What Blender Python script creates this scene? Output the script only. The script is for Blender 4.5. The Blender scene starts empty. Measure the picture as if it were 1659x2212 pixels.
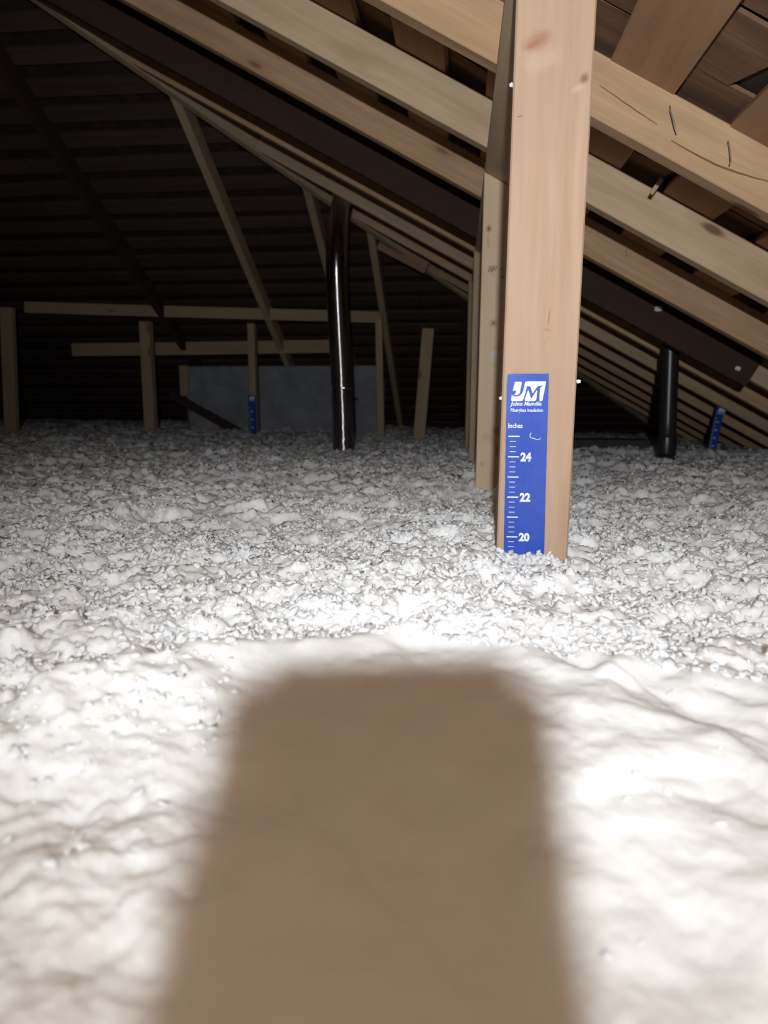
import bpy, bmesh, math, random
import numpy as np
from mathutils import Vector, Matrix

ZC = 0.70                      # camera height above the ceiling drywall (m)
PITCH, YAW = math.radians(9.5), math.radians(5.9)
scn = bpy.context.scene
COL = scn.collection

# ------------------------------------------------------------------ camera
cam_d = bpy.data.cameras.new('camera')
cam = bpy.data.objects.new('camera', cam_d); COL.objects.link(cam)
fwd = Vector((-math.sin(YAW)*math.cos(PITCH), math.cos(YAW)*math.cos(PITCH), -math.sin(PITCH)))
right = Vector((math.cos(YAW), math.sin(YAW), 0))
up = right.cross(fwd)
CAM_M = Matrix((right, up, -fwd)).transposed().to_4x4()
CAM_M.translation = Vector((0, 0, ZC))
cam.matrix_world = CAM_M
cam_d.sensor_fit = 'HORIZONTAL'; cam_d.sensor_width = 36.0
cam_d.lens = 36.0*1534/1659
cam_d.clip_start = 0.004; cam_d.clip_end = 60
cam_d.dof.use_dof = True; cam_d.dof.focus_distance = 0.95; cam_d.dof.aperture_fstop = 9.0
scn.camera = cam

# ------------------------------------------------------------------ world, lamp, exposure
w = bpy.data.worlds.new('dark_attic'); scn.world = w; w.use_nodes = True
w.node_tree.nodes['Background'].inputs[0].default_value = (0, 0, 0, 1)
w.node_tree.nodes['Background'].inputs[1].default_value = 0.0

HF = Vector((-math.sin(YAW), math.cos(YAW), 0))        # horizontal forward
lamp_d = bpy.data.lights.new('headlamp', 'SPOT')
lamp = bpy.data.objects.new('headlamp', lamp_d); COL.objects.link(lamp)
lamp.location = Vector((0, 0, ZC)) - right*0.022 - HF*0.28 + Vector((0, 0, 0.14))
aim = HF + right*0.11 + Vector((0, 0, 0.195))
lamp.rotation_euler = aim.to_track_quat('-Z', 'Y').to_euler()
lamp_d.energy = 82.0; lamp_d.color = (0.935, 0.975, 1.0)
lamp_d.spot_size = math.radians(110); lamp_d.spot_blend = 1.0
lamp_d.shadow_soft_size = 0.011

fill_d = bpy.data.lights.new('added_fill_light', 'POINT')      # added warm fill, out of view, lifting the phone shadow and rafter undersides
fill_l = bpy.data.objects.new('added_fill_light', fill_d); COL.objects.link(fill_l)
fill_l.location = (-0.10, -0.12, ZC+0.50)
fill_d.energy = 3.9; fill_d.color = (1.0, 0.74, 0.47); fill_d.shadow_soft_size = 0.03

vs = scn.view_settings
scn.display_settings.display_device = 'sRGB'
vs.view_transform = 'Standard'; vs.look = 'None'; vs.gamma = 1.0
vs.use_curve_mapping = False; vs.exposure = 0.0
scn.cycles.max_bounces = 8; scn.cycles.diffuse_bounces = 7
scn.cycles.use_adaptive_sampling = True; scn.cycles.adaptive_threshold = 0.03
scn.cycles.use_denoising = True

# ------------------------------------------------------------------ helpers
rng = random.Random(7)
nprng = np.random.RandomState(11)

def tag(o, label=None, cat=None, group=None, kind=None):
    if label: o['label'] = label
    if cat: o['category'] = cat
    if group: o['group'] = group
    if kind: o['kind'] = kind
    return o

def link(name, me, mat=None, parent=None, M=None):
    o = bpy.data.objects.new(name, me); COL.objects.link(o)
    if mat is not None and me is not None and len(me.materials) == 0: me.materials.append(mat)
    if M is not None: o.matrix_world = M
    if parent is not None:
        o.parent = parent
        o.matrix_local = parent.matrix_world.inverted() @ (M if M is not None else Matrix.Identity(4))
    return o

def P(x, y, z): return Vector((x, y, z+ZC))     # camera-height frame -> world

def frame(origin, xdir, zhint):
    x = Vector(xdir).normalized(); y = Vector(zhint).cross(x).normalized(); z = x.cross(y)
    M = Matrix((x, y, z)).transposed().to_4x4(); M.translation = origin
    return M

def board_mesh(L, T, D, bev=0.0018, segs=1, c0=(0, 0), c1=(0, 0), warp=0.0, seed=0):
    """box from x 0..L, y 0..T, z 0..D; ends sheared by c0/c1 (dx per y, per z)"""
    bm = bmesh.new()
    n = max(1, segs); r = random.Random(seed)
    rings = []
    ph = r.uniform(0, 6)
    for i in range(n+1):
        t = i/n; x = L*t; ring = []
        wy = warp*math.sin(ph+t*5); wz = warp*math.sin(ph*2+t*4)
        for (yy, zz) in ((0, 0), (T, 0), (T, D), (0, D)):
            dx = 0
            if i == 0: dx = c0[0]*yy+c0[1]*zz
            if i == n: dx = c1[0]*yy+c1[1]*zz
            ring.append(bm.verts.new((x+dx, yy+wy, zz+wz)))
        rings.append(ring)
    for a, b in zip(rings, rings[1:]):
        for k in range(4): bm.faces.new((a[k], b[k], b[(k+1) % 4], a[(k+1) % 4]))
    bm.faces.new(rings[0]); bm.faces.new(rings[-1][::-1])
    bmesh.ops.recalc_face_normals(bm, faces=bm.faces)
    if bev > 0:
        ed = [e for e in bm.edges if e.calc_face_angle(0) > 0.6]
        bmesh.ops.bevel(bm, geom=ed, offset=bev, segments=1, affect='EDGES', clamp_overlap=True)
    me = bpy.data.meshes.new('board'); bm.to_mesh(me); bm.free()
    return me

def board(name, p0, p1, T, D, mat, zhint=(0, 0, 1), parent=None, **kw):
    """p0: bottom front corner at the start; y direction = zhint x along"""
    d = Vector(p1)-Vector(p0)
    me = board_mesh(d.length, T, D, **kw)
    return link(name, me, mat, parent, frame(Vector(p0), d, zhint))

def np_mesh(name, co, faces, smooth=True):
    """faces: (n,3) or (n,4) int array"""
    me = bpy.data.meshes.new(name)
    n, k = faces.shape
    me.vertices.add(len(co)); me.vertices.foreach_set('co', np.ascontiguousarray(co, np.float32).ravel())
    me.loops.add(n*k); me.loops.foreach_set('vertex_index', faces.astype(np.int32).ravel())
    me.polygons.add(n)
    me.polygons.foreach_set('loop_start', np.arange(0, n*k, k, dtype=np.int32))
    me.polygons.foreach_set('use_smooth', np.full(n, smooth))
    me.update(calc_edges=True); me.validate()
    return me

# ------------------------------------------------------------------ materials
class NT:
    def __init__(s, name):
        s.m = bpy.data.materials.new(name); s.m.use_nodes = True
        s.t = s.m.node_tree; s.b = s.t.nodes['Principled BSDF']
    def n(s, typ, **kw):
        o = s.t.nodes.new(typ)
        for k, v in kw.items():
            if k.startswith('i_'): o.inputs[int(k[2:]) if k[2:].isdigit() else k[2:].replace('_', ' ')].default_value = v
            else: setattr(o, k, v)
        return o
    def l(s, a, b): s.t.links.new(a, b)
    def math(s, op, a, b=None, c=None):
        o = s.n('ShaderNodeMath', operation=op)
        for i, v in enumerate((a, b, c)):
            if v is None: continue
            if isinstance(v, (int, float)): o.inputs[i].default_value = v
            else: s.l(v, o.inputs[i])
        return o.outputs[0]
    def mix(s, f, a, b, mode='MIX'):
        o = s.n('ShaderNodeMix', data_type='RGBA', blend_type=mode)
        for i, v in ((0, f), (6, a), (7, b)):
            if isinstance(v, (int, float)): o.inputs[i].default_value = v
            elif isinstance(v, tuple): o.inputs[i].default_value = (*v, 1)
            else: s.l(v, o.inputs[i])
        return o.outputs[2]
    def ramp(s, f, p0, p1, lo=0.0, hi=1.0):
        o = s.n('ShaderNodeMapRange', clamp=True)
        s.l(f, o.inputs[0]); o.inputs[1].default_value = p0; o.inputs[2].default_value = p1
        o.inputs[3].default_value = lo; o.inputs[4].default_value = hi
        return o.outputs[0]

def wood(name, base, dark, rough=0.75, knots=1.0, grain=1.0, stain=0.35, marks=()):
    """length axis = object X. marks: (x, y/z coordinate pair) explicit knots given as
    (x, z_or_y, rx, rz, angle, strength, colour)"""
    m = NT(name)
    tc = m.n('ShaderNodeTexCoord'); oi = m.n('ShaderNodeObjectInfo')
    off = m.n('ShaderNodeVectorMath', operation='SCALE')
    cmb = m.n('ShaderNodeCombineXYZ'); m.l(oi.outputs['Random'], cmb.inputs[0])
    m.l(m.math('MULTIPLY', oi.outputs['Random'], 7.3), cmb.inputs[1]); m.l(m.math('MULTIPLY', oi.outputs['Random'], 3.1), cmb.inputs[2])
    m.l(cmb.outputs[0], off.inputs[0]); off.inputs[3].default_value = 13.0
    add = m.n('ShaderNodeVectorMath', operation='ADD'); m.l(tc.outputs['Object'], add.inputs[0]); m.l(off.outputs[0], add.inputs[1])
    # long grain streaks
    mp = m.n('ShaderNodeMapping'); mp.inputs['Scale'].default_value = (1.6, 42, 42); m.l(add.outputs[0], mp.inputs[0])
    wn = m.n('ShaderNodeTexNoise', i_Scale=2.2, i_Detail=2.0); mp0 = m.n('ShaderNodeMapping'); mp0.inputs['Scale'].default_value = (1.2, 6, 6)
    m.l(add.outputs[0], mp0.inputs[0]); m.l(mp0.outputs[0], wn.inputs['Vector'])
    warp = m.n('ShaderNodeVectorMath', operation='MULTIPLY_ADD'); m.l(wn.outputs['Color'], warp.inputs[0])
    warp.inputs[1].default_value = (0.3, 3.0, 3.0); m.l(mp.outputs[0], warp.inputs[2])
    g1 = m.n('ShaderNodeTexNoise', i_Scale=1.0, i_Detail=4.0, i_Roughness=0.6); m.l(warp.outputs[0], g1.inputs['Vector'])
    mp2 = m.n('ShaderNodeMapping'); mp2.inputs['Scale'].default_value = (5, 170, 170); m.l(add.outputs[0], mp2.inputs[0])
    g2 = m.n('ShaderNodeTexNoise', i_Scale=1.0, i_Detail=3.0); m.l(mp2.outputs[0], g2.inputs['Vector'])
    bn = m.n('ShaderNodeTexNoise', i_Scale=5.0, i_Detail=5.0, i_Roughness=0.6); mp3 = m.n('ShaderNodeMapping'); mp3.inputs['Scale'].default_value = (0.8, 2.4, 2.4)
    m.l(add.outputs[0], mp3.inputs[0]); m.l(mp3.outputs[0], bn.inputs['Vector'])
    f1 = m.ramp(g1.outputs[0], 0.38, 0.68); f2 = m.ramp(g2.outputs[0], 0.35, 0.75)
    col = m.mix(m.math('MULTIPLY', f1, 0.42*grain), base, dark)
    col = m.mix(m.math('MULTIPLY', f2, 0.25*grain), col, dark)
    grey = tuple(c*0.62 for c in base)
    col = m.mix(m.math('MULTIPLY', m.ramp(bn.outputs[0], 0.45, 0.75), stain), col, grey)
    # board-to-board variation
    hsv = m.n('ShaderNodeHueSaturation'); m.l(col, hsv.inputs['Color'])
    m.l(m.ramp(oi.outputs['Random'], 0, 1, 0.86, 1.1), hsv.inputs['Value'])
    col = hsv.outputs[0]
    bump_src = g2.outputs[0]
    if knots > 0:
        mk = m.n('ShaderNodeMapping'); mk.inputs['Scale'].default_value = (3.6, 11, 11); m.l(add.outputs[0], mk.inputs[0])
        vo = m.n('ShaderNodeTexVoronoi', i_Scale=1.0); vo.voronoi_dimensions = '3D'; m.l(mk.outputs[0], vo.inputs['Vector'])
        sc = m.n('ShaderNodeSeparateColor'); m.l(vo.outputs['Color'], sc.inputs[0])
        pick = m.ramp(sc.outputs[0], 0.40, 0.45)
        halo = m.math('MULTIPLY', m.ramp(vo.outputs['Distance'], 0.30, 0.06), pick)
        core = m.math('MULTIPLY', m.ramp(vo.outputs['Distance'], 0.13, 0.07), pick)
        col = m.mix(m.math('MULTIPLY', halo, 0.35*knots), col, dark)
        col = m.mix(m.math('MULTIPLY', core, 0.8*knots), col, (dark[0]*0.35, dark[1]*0.25, dark[2]*0.2))
    # explicit marks in the X/Z face plane of the object
    if marks:
        sx = m.n('ShaderNodeSeparateXYZ'); m.l(tc.outputs['Object'], sx.inputs[0])
        nz = m.n('ShaderNodeTexNoise', i_Scale=60.0, i_Detail=3.0); m.l(tc.outputs['Object'], nz.inputs['Vector'])
        for (kx, kz, rx, rz, ang, st, mc) in marks:
            dx = m.math('SUBTRACT', sx.outputs[0], kx); dz = m.math('SUBTRACT', sx.outputs[2], kz)
            ca, sa = math.cos(ang), math.sin(ang)
            u = m.math('DIVIDE', m.math('ADD', m.math('MULTIPLY', dx, ca), m.math('MULTIPLY', dz, sa)), rx)
            v = m.math('DIVIDE', m.math('SUBTRACT', m.math('MULTIPLY', dz, ca), m.math('MULTIPLY', dx, sa)), rz)
            d = m.math('SQRT', m.math('ADD', m.math('MULTIPLY', u, u), m.math('MULTIPLY', v, v)))
            d = m.math('ADD', d, m.math('MULTIPLY', m.math('SUBTRACT', nz.outputs[0], 0.5), 0.9))
            col = m.mix(m.math('MULTIPLY', m.ramp(d, 1.15, 0.45), st), col, mc)
    m.l(col, m.b.inputs['Base Color'])
    m.b.inputs['Roughness'].default_value = rough
    m.b.inputs['Specular IOR Level'].default_value = 0.25
    bp = m.n('ShaderNodeBump', i_Strength=0.25, i_Distance=0.001); m.l(bump_src, bp.inputs['Height']); m.l(bp.outputs[0], m.b.inputs['Normal'])
    return m.m

def plain(name, col, rough=0.6, metal=0.0, spec=0.5, noise=0.0, nscale=40, col2=None, bump=0.0):
    m = NT(name)
    m.b.inputs['Base Color'].default_value = (*col, 1)
    m.b.inputs['Roughness'].default_value = rough; m.b.inputs['Metallic'].default_value = metal
    m.b.inputs['Specular IOR Level'].default_value = spec
    tc = m.n('ShaderNodeTexCoord')
    n = m.n('ShaderNodeTexNoise', i_Scale=float(nscale), i_Detail=5.0); m.l(tc.outputs['Object'], n.inputs['Vector'])
    if noise > 0:
        c2 = col2 or tuple(c*0.5 for c in col)
        m.l(m.mix(m.math('MULTIPLY', m.ramp(n.outputs[0], 0.4, 0.65), noise), col, c2), m.b.inputs['Base Color'])
    if bump > 0:
        bp = m.n('ShaderNodeBump', i_Strength=1.0, i_Distance=bump); m.l(n.outputs[0], bp.inputs['Height']); m.l(bp.outputs[0], m.b.inputs['Normal'])
    return m.m

POST_MARKS = (  # object x = height above the floor, z = across the face from the left edge
    (1.083, 0.024, 0.010, 0.019, -0.45, 0.62, (0.27, 0.125, 0.07)),
    (1.080, 0.021, 0.003, 0.012, -0.45, 0.5, (0.25, 0.10, 0.055)),
    (1.064, 0.032, 0.012, 0.022, -0.3, 0.25, (0.52, 0.40, 0.31)),
    (1.043, 0.078, 0.0075, 0.0052, 0.3, 0.75, (0.20, 0.09, 0.055)),
    (1.043, 0.078, 0.003, 0.002, 0.3, 0.5, (0.2, 0.08, 0.05)),
    (1.034, 0.072, 0.004, 0.010, -0.5, 0.3, (0.54, 0.42, 0.34)),
    (1.0063, 0.0095, 0.0008, 0.005, -0.2, 0.85, (0.16, 0.09, 0.05)),
    (0.786, 0.051, 0.012, 0.0013, 0.1, 0.75, (0.22, 0.11, 0.06)),
    (0.772, 0.050, 0.0022, 0.005, 0.2, 0.5, (0.25, 0.13, 0.07)),
    (0.759, 0.049, 0.014, 0.0012, 0.35, 0.5, (0.38, 0.20, 0.11)),
    (0.790, 0.056, 0.030, 0.008, 0.0, 0.25, (0.45, 0.27, 0.16)),
    (0.954, 0.030, 0.008, 0.006, 0.2, 0.22, (0.45, 0.25, 0.14)),
)
P2_MARKS = (
    (1.180, 0.030, 0.0045, 0.0045, 0, 0.9, (0.20, 0.09, 0.04)),
    (1.069, 0.014, 0.010, 0.007, 0, 0.7, (0.30, 0.16, 0.08)),
    (1.069, 0.014, 0.004, 0.003, 0, 0.8, (0.12, 0.06, 0.03)),
    (1.040, 0.013, 0.020, 0.003, 0, 0.4, (0.35, 0.19, 0.10)),
    (0.859, 0.031, 0.010, 0.010, 0, 0.5, (0.32, 0.18, 0.10)),
    (0.859, 0.031, 0.0035, 0.003, 0, 0.85, (0.12, 0.07, 0.04)),
    (0.610, 0.046, 0.014, 0.012, 0, 0.6, (0.28, 0.17, 0.10)),
    (0.563, 0.050, 0.018, 0.006, 0, 0.6, (0.22, 0.13, 0.08)),
    (0.595, 0.025, 0.010, 0.018, 0, 0.3, (0.35, 0.22, 0.13)),
    (0.787, 0.035, 0.010, 0.012, 0, 0.75, (0.50, 0.49, 0.50)),
    (0.530, 0.015, 0.008, 0.007, 0, 0.4, (0.35, 0.22, 0.13)),
)
M_POST = wood('post_spruce', (0.465, 0.325, 0.232), (0.35, 0.21, 0.125), knots=0, grain=1.15, stain=0.12, marks=POST_MARKS)
M_P2 = wood('stud_spruce', (0.58, 0.44, 0.30), (0.40, 0.27, 0.16), knots=0, grain=0.6, stain=0.2, marks=P2_MARKS)
M_RAFT = wood('rafter_wood', (0.555, 0.37, 0.222), (0.31, 0.175, 0.085), knots=1.0, grain=1.15, stain=0.5)
M_PALE = wood('rafter_pale', (0.57, 0.42, 0.275), (0.34, 0.21, 0.11), knots=1.0, grain=1.0, stain=0.5)
M_STUD = wood('stud_wood', (0.46, 0.35, 0.235), (0.30, 0.20, 0.12), knots=0.8, grain=0.8, stain=0.4)
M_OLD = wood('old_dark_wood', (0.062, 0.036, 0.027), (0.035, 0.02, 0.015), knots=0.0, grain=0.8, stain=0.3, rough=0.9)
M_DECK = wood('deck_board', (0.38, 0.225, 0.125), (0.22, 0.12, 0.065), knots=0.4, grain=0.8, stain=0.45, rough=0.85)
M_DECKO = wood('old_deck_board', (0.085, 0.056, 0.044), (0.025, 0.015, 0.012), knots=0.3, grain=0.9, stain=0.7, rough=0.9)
M_SHAKE = wood('cedar_shake', (0.22, 0.125, 0.075), (0.07, 0.036, 0.024), knots=0.0, grain=1.6, stain=0.8, rough=0.85)
M_FELT = plain('roof_felt', (0.035, 0.022, 0.017), 0.8, noise=0.8, nscale=22, col2=(0.012, 0.008, 0.007), bump=0.004)
M_CRACK = plain('split_wood', (0.20, 0.105, 0.045), 0.95)
M_METAL = plain('duct_metal', (0.62, 0.62, 0.66), 0.14, metal=1.0, noise=0.3, nscale=18, col2=(0.35, 0.35, 0.38))
M_NAIL = plain('nail_steel', (0.36, 0.35, 0.34), 0.4, metal=0.3)
M_PIPE = plain('black_plastic', (0.022, 0.021, 0.023), 0.33, spec=0.5, noise=0.3, nscale=30)
M_DRY = plain('drywall', (0.5, 0.5, 0.48), 0.9)
M_PLANK = plain('dark_plank', (0.05, 0.05, 0.055), 0.9, noise=0.3)
M_PHONE = plain('phone_glass', (0.02, 0.02, 0.022), 0.25)
M_INK = plain('stamp_ink', (0.13, 0.08, 0.06), 0.9)
M_WHITE = plain('print_white', (0.60, 0.64, 0.72), 0.6)

def blue_mat():
    m = NT('ruler_blue')
    tc = m.n('ShaderNodeTexCoord'); sx = m.n('ShaderNodeSeparateXYZ'); m.l(tc.outputs['Object'], sx.inputs[0])
    n = m.n('ShaderNodeTexNoise', i_Scale=120.0, i_Detail=4.0); m.l(tc.outputs['Object'], n.inputs['Vector'])
    col = m.mix(m.ramp(n.outputs[0], 0.4, 0.7), (0.015, 0.052, 0.33), (0.018, 0.060, 0.36))
    m.l(col, m.b.inputs['Base Color']); m.b.inputs['Roughness'].default_value = 0.5
    m.b.inputs['Specular IOR Level'].default_value = 0.25
    return m.m
M_BLUE = blue_mat()

def fluff_mat(name, c0, c1, sss=0.0):
    m = NT(name)
    tc = m.n('ShaderNodeTexCoord')
    n = m.n('ShaderNodeTexNoise', i_Scale=38.0, i_Detail=6.0, i_Roughness=0.65); m.l(tc.outputs['Object'], n.inputs['Vector'])
    n2 = m.n('ShaderNodeTexNoise', i_Scale=7.0, i_Detail=3.0); m.l(tc.outputs['Object'], n2.inputs['Vector'])
    col = m.mix(m.ramp(n2.outputs[0], 0.35, 0.7), c0, c1)
    col = m.mix(m.math('MULTIPLY', m.ramp(n.outputs[0], 0.60, 0.80), 0.3), col, (0.55, 0.54, 0.53))
    m.l(col, m.b.inputs['Base Color']); m.b.inputs['Roughness'].default_value = 1.0
    m.b.inputs['Specular IOR Level'].default_value = 0.05
    m.b.inputs['Subsurface Weight'].default_value = sss; m.b.inputs['Subsurface Radius'].default_value = (1.0, 1.0, 1.0); m.b.inputs['Subsurface Scale'].default_value = 0.014; m.b.subsurface_method = 'RANDOM_WALK'
    n3 = m.n('ShaderNodeTexNoise', i_Scale=260.0, i_Detail=4.0, i_Roughness=0.7); m.l(tc.outputs['Object'], n3.inputs['Vector'])
    bp = m.n('ShaderNodeBump', i_Strength=0.6, i_Distance=0.0015); m.l(n3.outputs[0], bp.inputs['Height']); m.l(bp.outputs[0], m.b.inputs['Normal'])
    return m.m
M_FLUFF = fluff_mat('fibreglass_fluff', (0.90, 0.905, 0.925), (0.935, 0.935, 0.94), 1.0)
def tuft_mat():
    m = NT('fibreglass_tufts')
    tc = m.n('ShaderNodeTexCoord')
    n = m.n('ShaderNodeTexNoise', i_Scale=9.0, i_Detail=4.0); m.l(tc.outputs['Object'], n.inputs['Vector'])
    col = m.mix(m.ramp(n.outputs[0], 0.35, 0.7), (0.93, 0.935, 0.945), (0.96, 0.96, 0.955))
    d = m.n('ShaderNodeBsdfDiffuse'); t = m.n('ShaderNodeBsdfTranslucent'); mx = m.n('ShaderNodeMixShader'); mx.inputs[0].default_value = 0.45
    m.l(col, d.inputs[0]); m.l(col, t.inputs[0]); m.l(d.outputs[0], mx.inputs[1]); m.l(t.outputs[0], mx.inputs[2])
    n3 = m.n('ShaderNodeTexNoise', i_Scale=300.0, i_Detail=3.0); m.l(tc.outputs['Object'], n3.inputs['Vector'])
    bp = m.n('ShaderNodeBump', i_Strength=0.5, i_Distance=0.001); m.l(n3.outputs[0], bp.inputs['Height']); m.l(bp.outputs[0], d.inputs['Normal'])
    m.l(mx.outputs[0], m.t.nodes['Material Output'].inputs[0])
    return m.m
M_TUFT = tuft_mat()
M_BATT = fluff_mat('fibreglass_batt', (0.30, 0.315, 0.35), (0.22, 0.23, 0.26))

# ------------------------------------------------------------------ roof geometry
A, B = 0.565, 0.545           # underside of right rafters: z = A - B*x  (camera-height frame)
HY = 4.2                      # hip line: y = HY + x ; end plane z = A - B*(y-HY)
TH = math.atan(B); CT, ST = math.cos(TH), math.sin(TH)
DEP = 0.089
RIDGE_X = -3.2
def zr(x, o=0.0): return A - B*x + o/CT
def ze(y, o=0.0): return A - B*(y-HY) + o/CT
EAVE = 2.25

# setting: floor (ceiling drywall of the rooms below)
def slab(name, verts, mat, kind='structure'):
    me = bpy.data.meshes.new(name); me.from_pydata([tuple(v) for v in verts], [], [(0, 1, 2, 3), (7, 6, 5, 4), (0, 4, 5, 1), (1, 5, 6, 2), (2, 6, 7, 3), (3, 7, 4, 0)])
    me.update(); o = link(name, me, mat); tag(o, kind=kind); return o
slab('floor', [(x, y, z) for z in (-0.02, 0.0) for x, y in ((-8.6, -2.2), (EAVE, -2.2), (EAVE, 6.45), (-8.6, 6.45))], M_DRY)

# 'ceiling': felt over the right-hand slope, wrinkled
def felt_plane(name, fn, u0, u1, v0f, v1f, nu, nv, mat):
    u = np.linspace(u0, u1, nu); co = []
    for a in u:
        v = np.linspace(v0f(a), v1f(a), nv)
        for b in v: co.append(fn(a, b))
    co = np.array(co); idx = np.arange(nu*nv).reshape(nu, nv)
    f = np.stack([idx[:-1, :-1], idx[1:, :-1], idx[1:, 1:], idx[:-1, 1:]], -1).reshape(-1, 4)
    o = link(name, np_mesh(name, co, f), mat); tag(o, kind='structure'); return o
off_felt = DEP+0.019+0.016
def wr(a, b): return 0.004*math.sin(a*37+3*math.sin(b*9))*math.sin(b*23+2*math.sin(a*11))
ceiling = felt_plane('ceiling', lambda x, y: (x, y, zr(x, off_felt+wr(x, y))+ZC), RIDGE_X, EAVE, lambda x: -2.2, lambda x: HY+x+0.02, 160, 220, M_FELT)
wall_back = felt_plane('wall_back', lambda y, x: (x, y, ze(y, off_felt+wr(x, y))+ZC), HY+RIDGE_X, 6.45, lambda y: 2*RIDGE_X-(y-HY)-0.02, lambda y: y-HY+0.02, 60, 120, M_FELT)
def zl(x, o=0): return A - B*(2*RIDGE_X-x) + o/CT
wall_left = felt_plane('wall_left', lambda x, y: (x, y, zl(x, off_felt)+ZC), 2*RIDGE_X-EAVE, RIDGE_X, lambda x: -2.2, lambda x: HY+(2*RIDGE_X-x)+0.02, 12, 12, M_FELT)

# deck boards of the right slope: run along y, 4in boards with gaps
slope_dir = Vector((CT, 0, -ST)); up_r = Vector((ST, 0, CT))
for k in range(-15, 10):
    x0 = 0.24+0.195*k + rng.uniform(-.004, .004); wdt = 0.107/CT + rng.uniform(-.004, .004)
    if x0 < RIDGE_X: continue
    yend = HY+x0
    splits = [-2.1]
    y = -2.1+rng.uniform(0.5, 1.4)
    while y < yend-0.4: splits.append(y); y += rng.uniform(1.6, 2.6)
    splits.append(yend)
    for a, b in zip(splits, splits[1:]):
        o = board('sheathing_board', P(x0, b, zr(x0, DEP)+.0004), P(x0, a+.003, zr(x0, DEP)+.0004), wdt, 0.019, M_DECK, zhint=up_r, parent=ceiling, bev=0.0015, segs=4, warp=.0008, seed=k)

# cedar shakes seen through the gaps of the right slope
for k in range(-8, 6):
    xg = 0.345+0.195*k
    y = 0.25
    ymax = min(HY+xg-0.1, 3.6)
    while y < ymax:
        wd = rng.uniform(.07, .19)
        z0 = DEP+0.0195
        lift = rng.uniform(0.0, 0.010)
        x0 = xg-0.03+rng.uniform(-.01, .01); Ls = rng.uniform(.13, .17)
        p0 = P(x0, y+wd-.004, zr(x0, z0+lift)); p1 = P(x0+Ls*CT, y+wd-.004+rng.uniform(-.01, .01), zr(x0+Ls*CT, z0+rng.uniform(0, .006)))
        d = Vector(p1)-Vector(p0)
        me = board_mesh(d.length, wd-.004, 0.006, bev=0.0, segs=3, warp=.0015, c0=(rng.uniform(-.3, .3), 0), c1=(rng.uniform(-.3, .3), 0), seed=rng.randint(0, 999))
        M = frame(Vector(p0), d, up_r)
        M = M @ Matrix.Translation((0, -(wd-.004), 0))
        o = link('cedar_shake', me, M_SHAKE, ceiling, M)
        y += wd

# deck boards of the hipped end: run along x
up_e = Vector((0, ST, CT))
k = 0
y = 1.35
while y < 6.1:
    x1 = y-HY+.03; x0 = max(-5.2, 2*RIDGE_X-(y-HY))
    wdt = (0.068+rng.uniform(-.006, .006))/CT
    xs = [x0]; xx = x0+rng.uniform(.8, 2)
    while xx < x1-.4: xs.append(xx); xx += rng.uniform(1.3, 2.4)
    xs.append(x1)
    for a, b in zip(xs, xs[1:]):
        j = rng.uniform(-.003, .003)
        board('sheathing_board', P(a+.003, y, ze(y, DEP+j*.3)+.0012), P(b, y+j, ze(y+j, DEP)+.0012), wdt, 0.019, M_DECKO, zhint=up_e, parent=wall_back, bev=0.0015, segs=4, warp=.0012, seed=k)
        k += 1
    y += 0.122

# ------------------------------------------------------------------ rafters of the right slope
def rafter(y, label, mat, x1=EAVE-.05, x0=None, off=0.0, dep=DEP, T=0.038, group='rafters of the right-hand slope', name='rafter'):
    if x0 is None: x0 = max(RIDGE_X+.03, y-HY+.02)
    hip = x0 > RIDGE_X+.1
    # start at the upper end, run down the slope; y axis of the frame = zhint x along
    p0 = P(x0, y, zr(x0, off)); p1 = P(x1, y, zr(x1, off))
    o = board(name, p0, p1, T, dep, mat, zhint=up_r, segs=6, warp=.0012, seed=int(y*100),
              c0=(CT if hip else 0, 0))
    tag(o, label, 'rafter', group); return o

# unseen dark rafter near the camera, placed so its shadow darkens the top right
R = {}
R[0] = rafter(0.60, 'unseen dark rafter crossing overhead, nearer than the bright rafters, shading the top right corner', M_OLD, off=-.004)
R[1] = rafter(1.30, 'nearest bright rafter, with a long split and two bent nails right of the post', M_RAFT, off=0.003)
R[2] = rafter(1.69, 'second bright rafter from the camera, pale, crossing behind the post', M_PALE, off=-.001)
R[3] = rafter(2.11, 'third bright rafter from the camera, just above the wide dark board', M_RAFT, off=.001)
R[4] = rafter(2.50, 'pale rafter mostly hidden behind the wide dark board', M_PALE, off=.0)
R[5] = rafter(2.88, 'rafter directly below the wide dark board, above the duct', M_RAFT)
R[6] = rafter(3.27, 'rafter whose lower edge hides the top of the metal duct', M_PALE)
R[7] = rafter(3.65, 'short hip rafter just right of the duct top', M_RAFT)
names = ['fourth', 'fifth', 'sixth', 'seventh', 'eighth', 'ninth']
ys = [4.05, 4.43, 4.84, 5.24, 5.62, 6.0]
for n_, y_ in zip(names, ys):
    rafter(y_, n_+' rafter down from the wide dark board, seen through the gap right of the post', M_RAFT if rng.random() < .5 else M_PALE)

# wide dark board sistered in front of the fourth rafter
sb = rafter(2.455, 'wide dark brown board nailed along a rafter, cut off at its lower right end', M_OLD, x1=0.93, off=-0.032, dep=0.120, T=0.036, group='', name='dark_sister_board')
sb['category'] = 'board'

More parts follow.
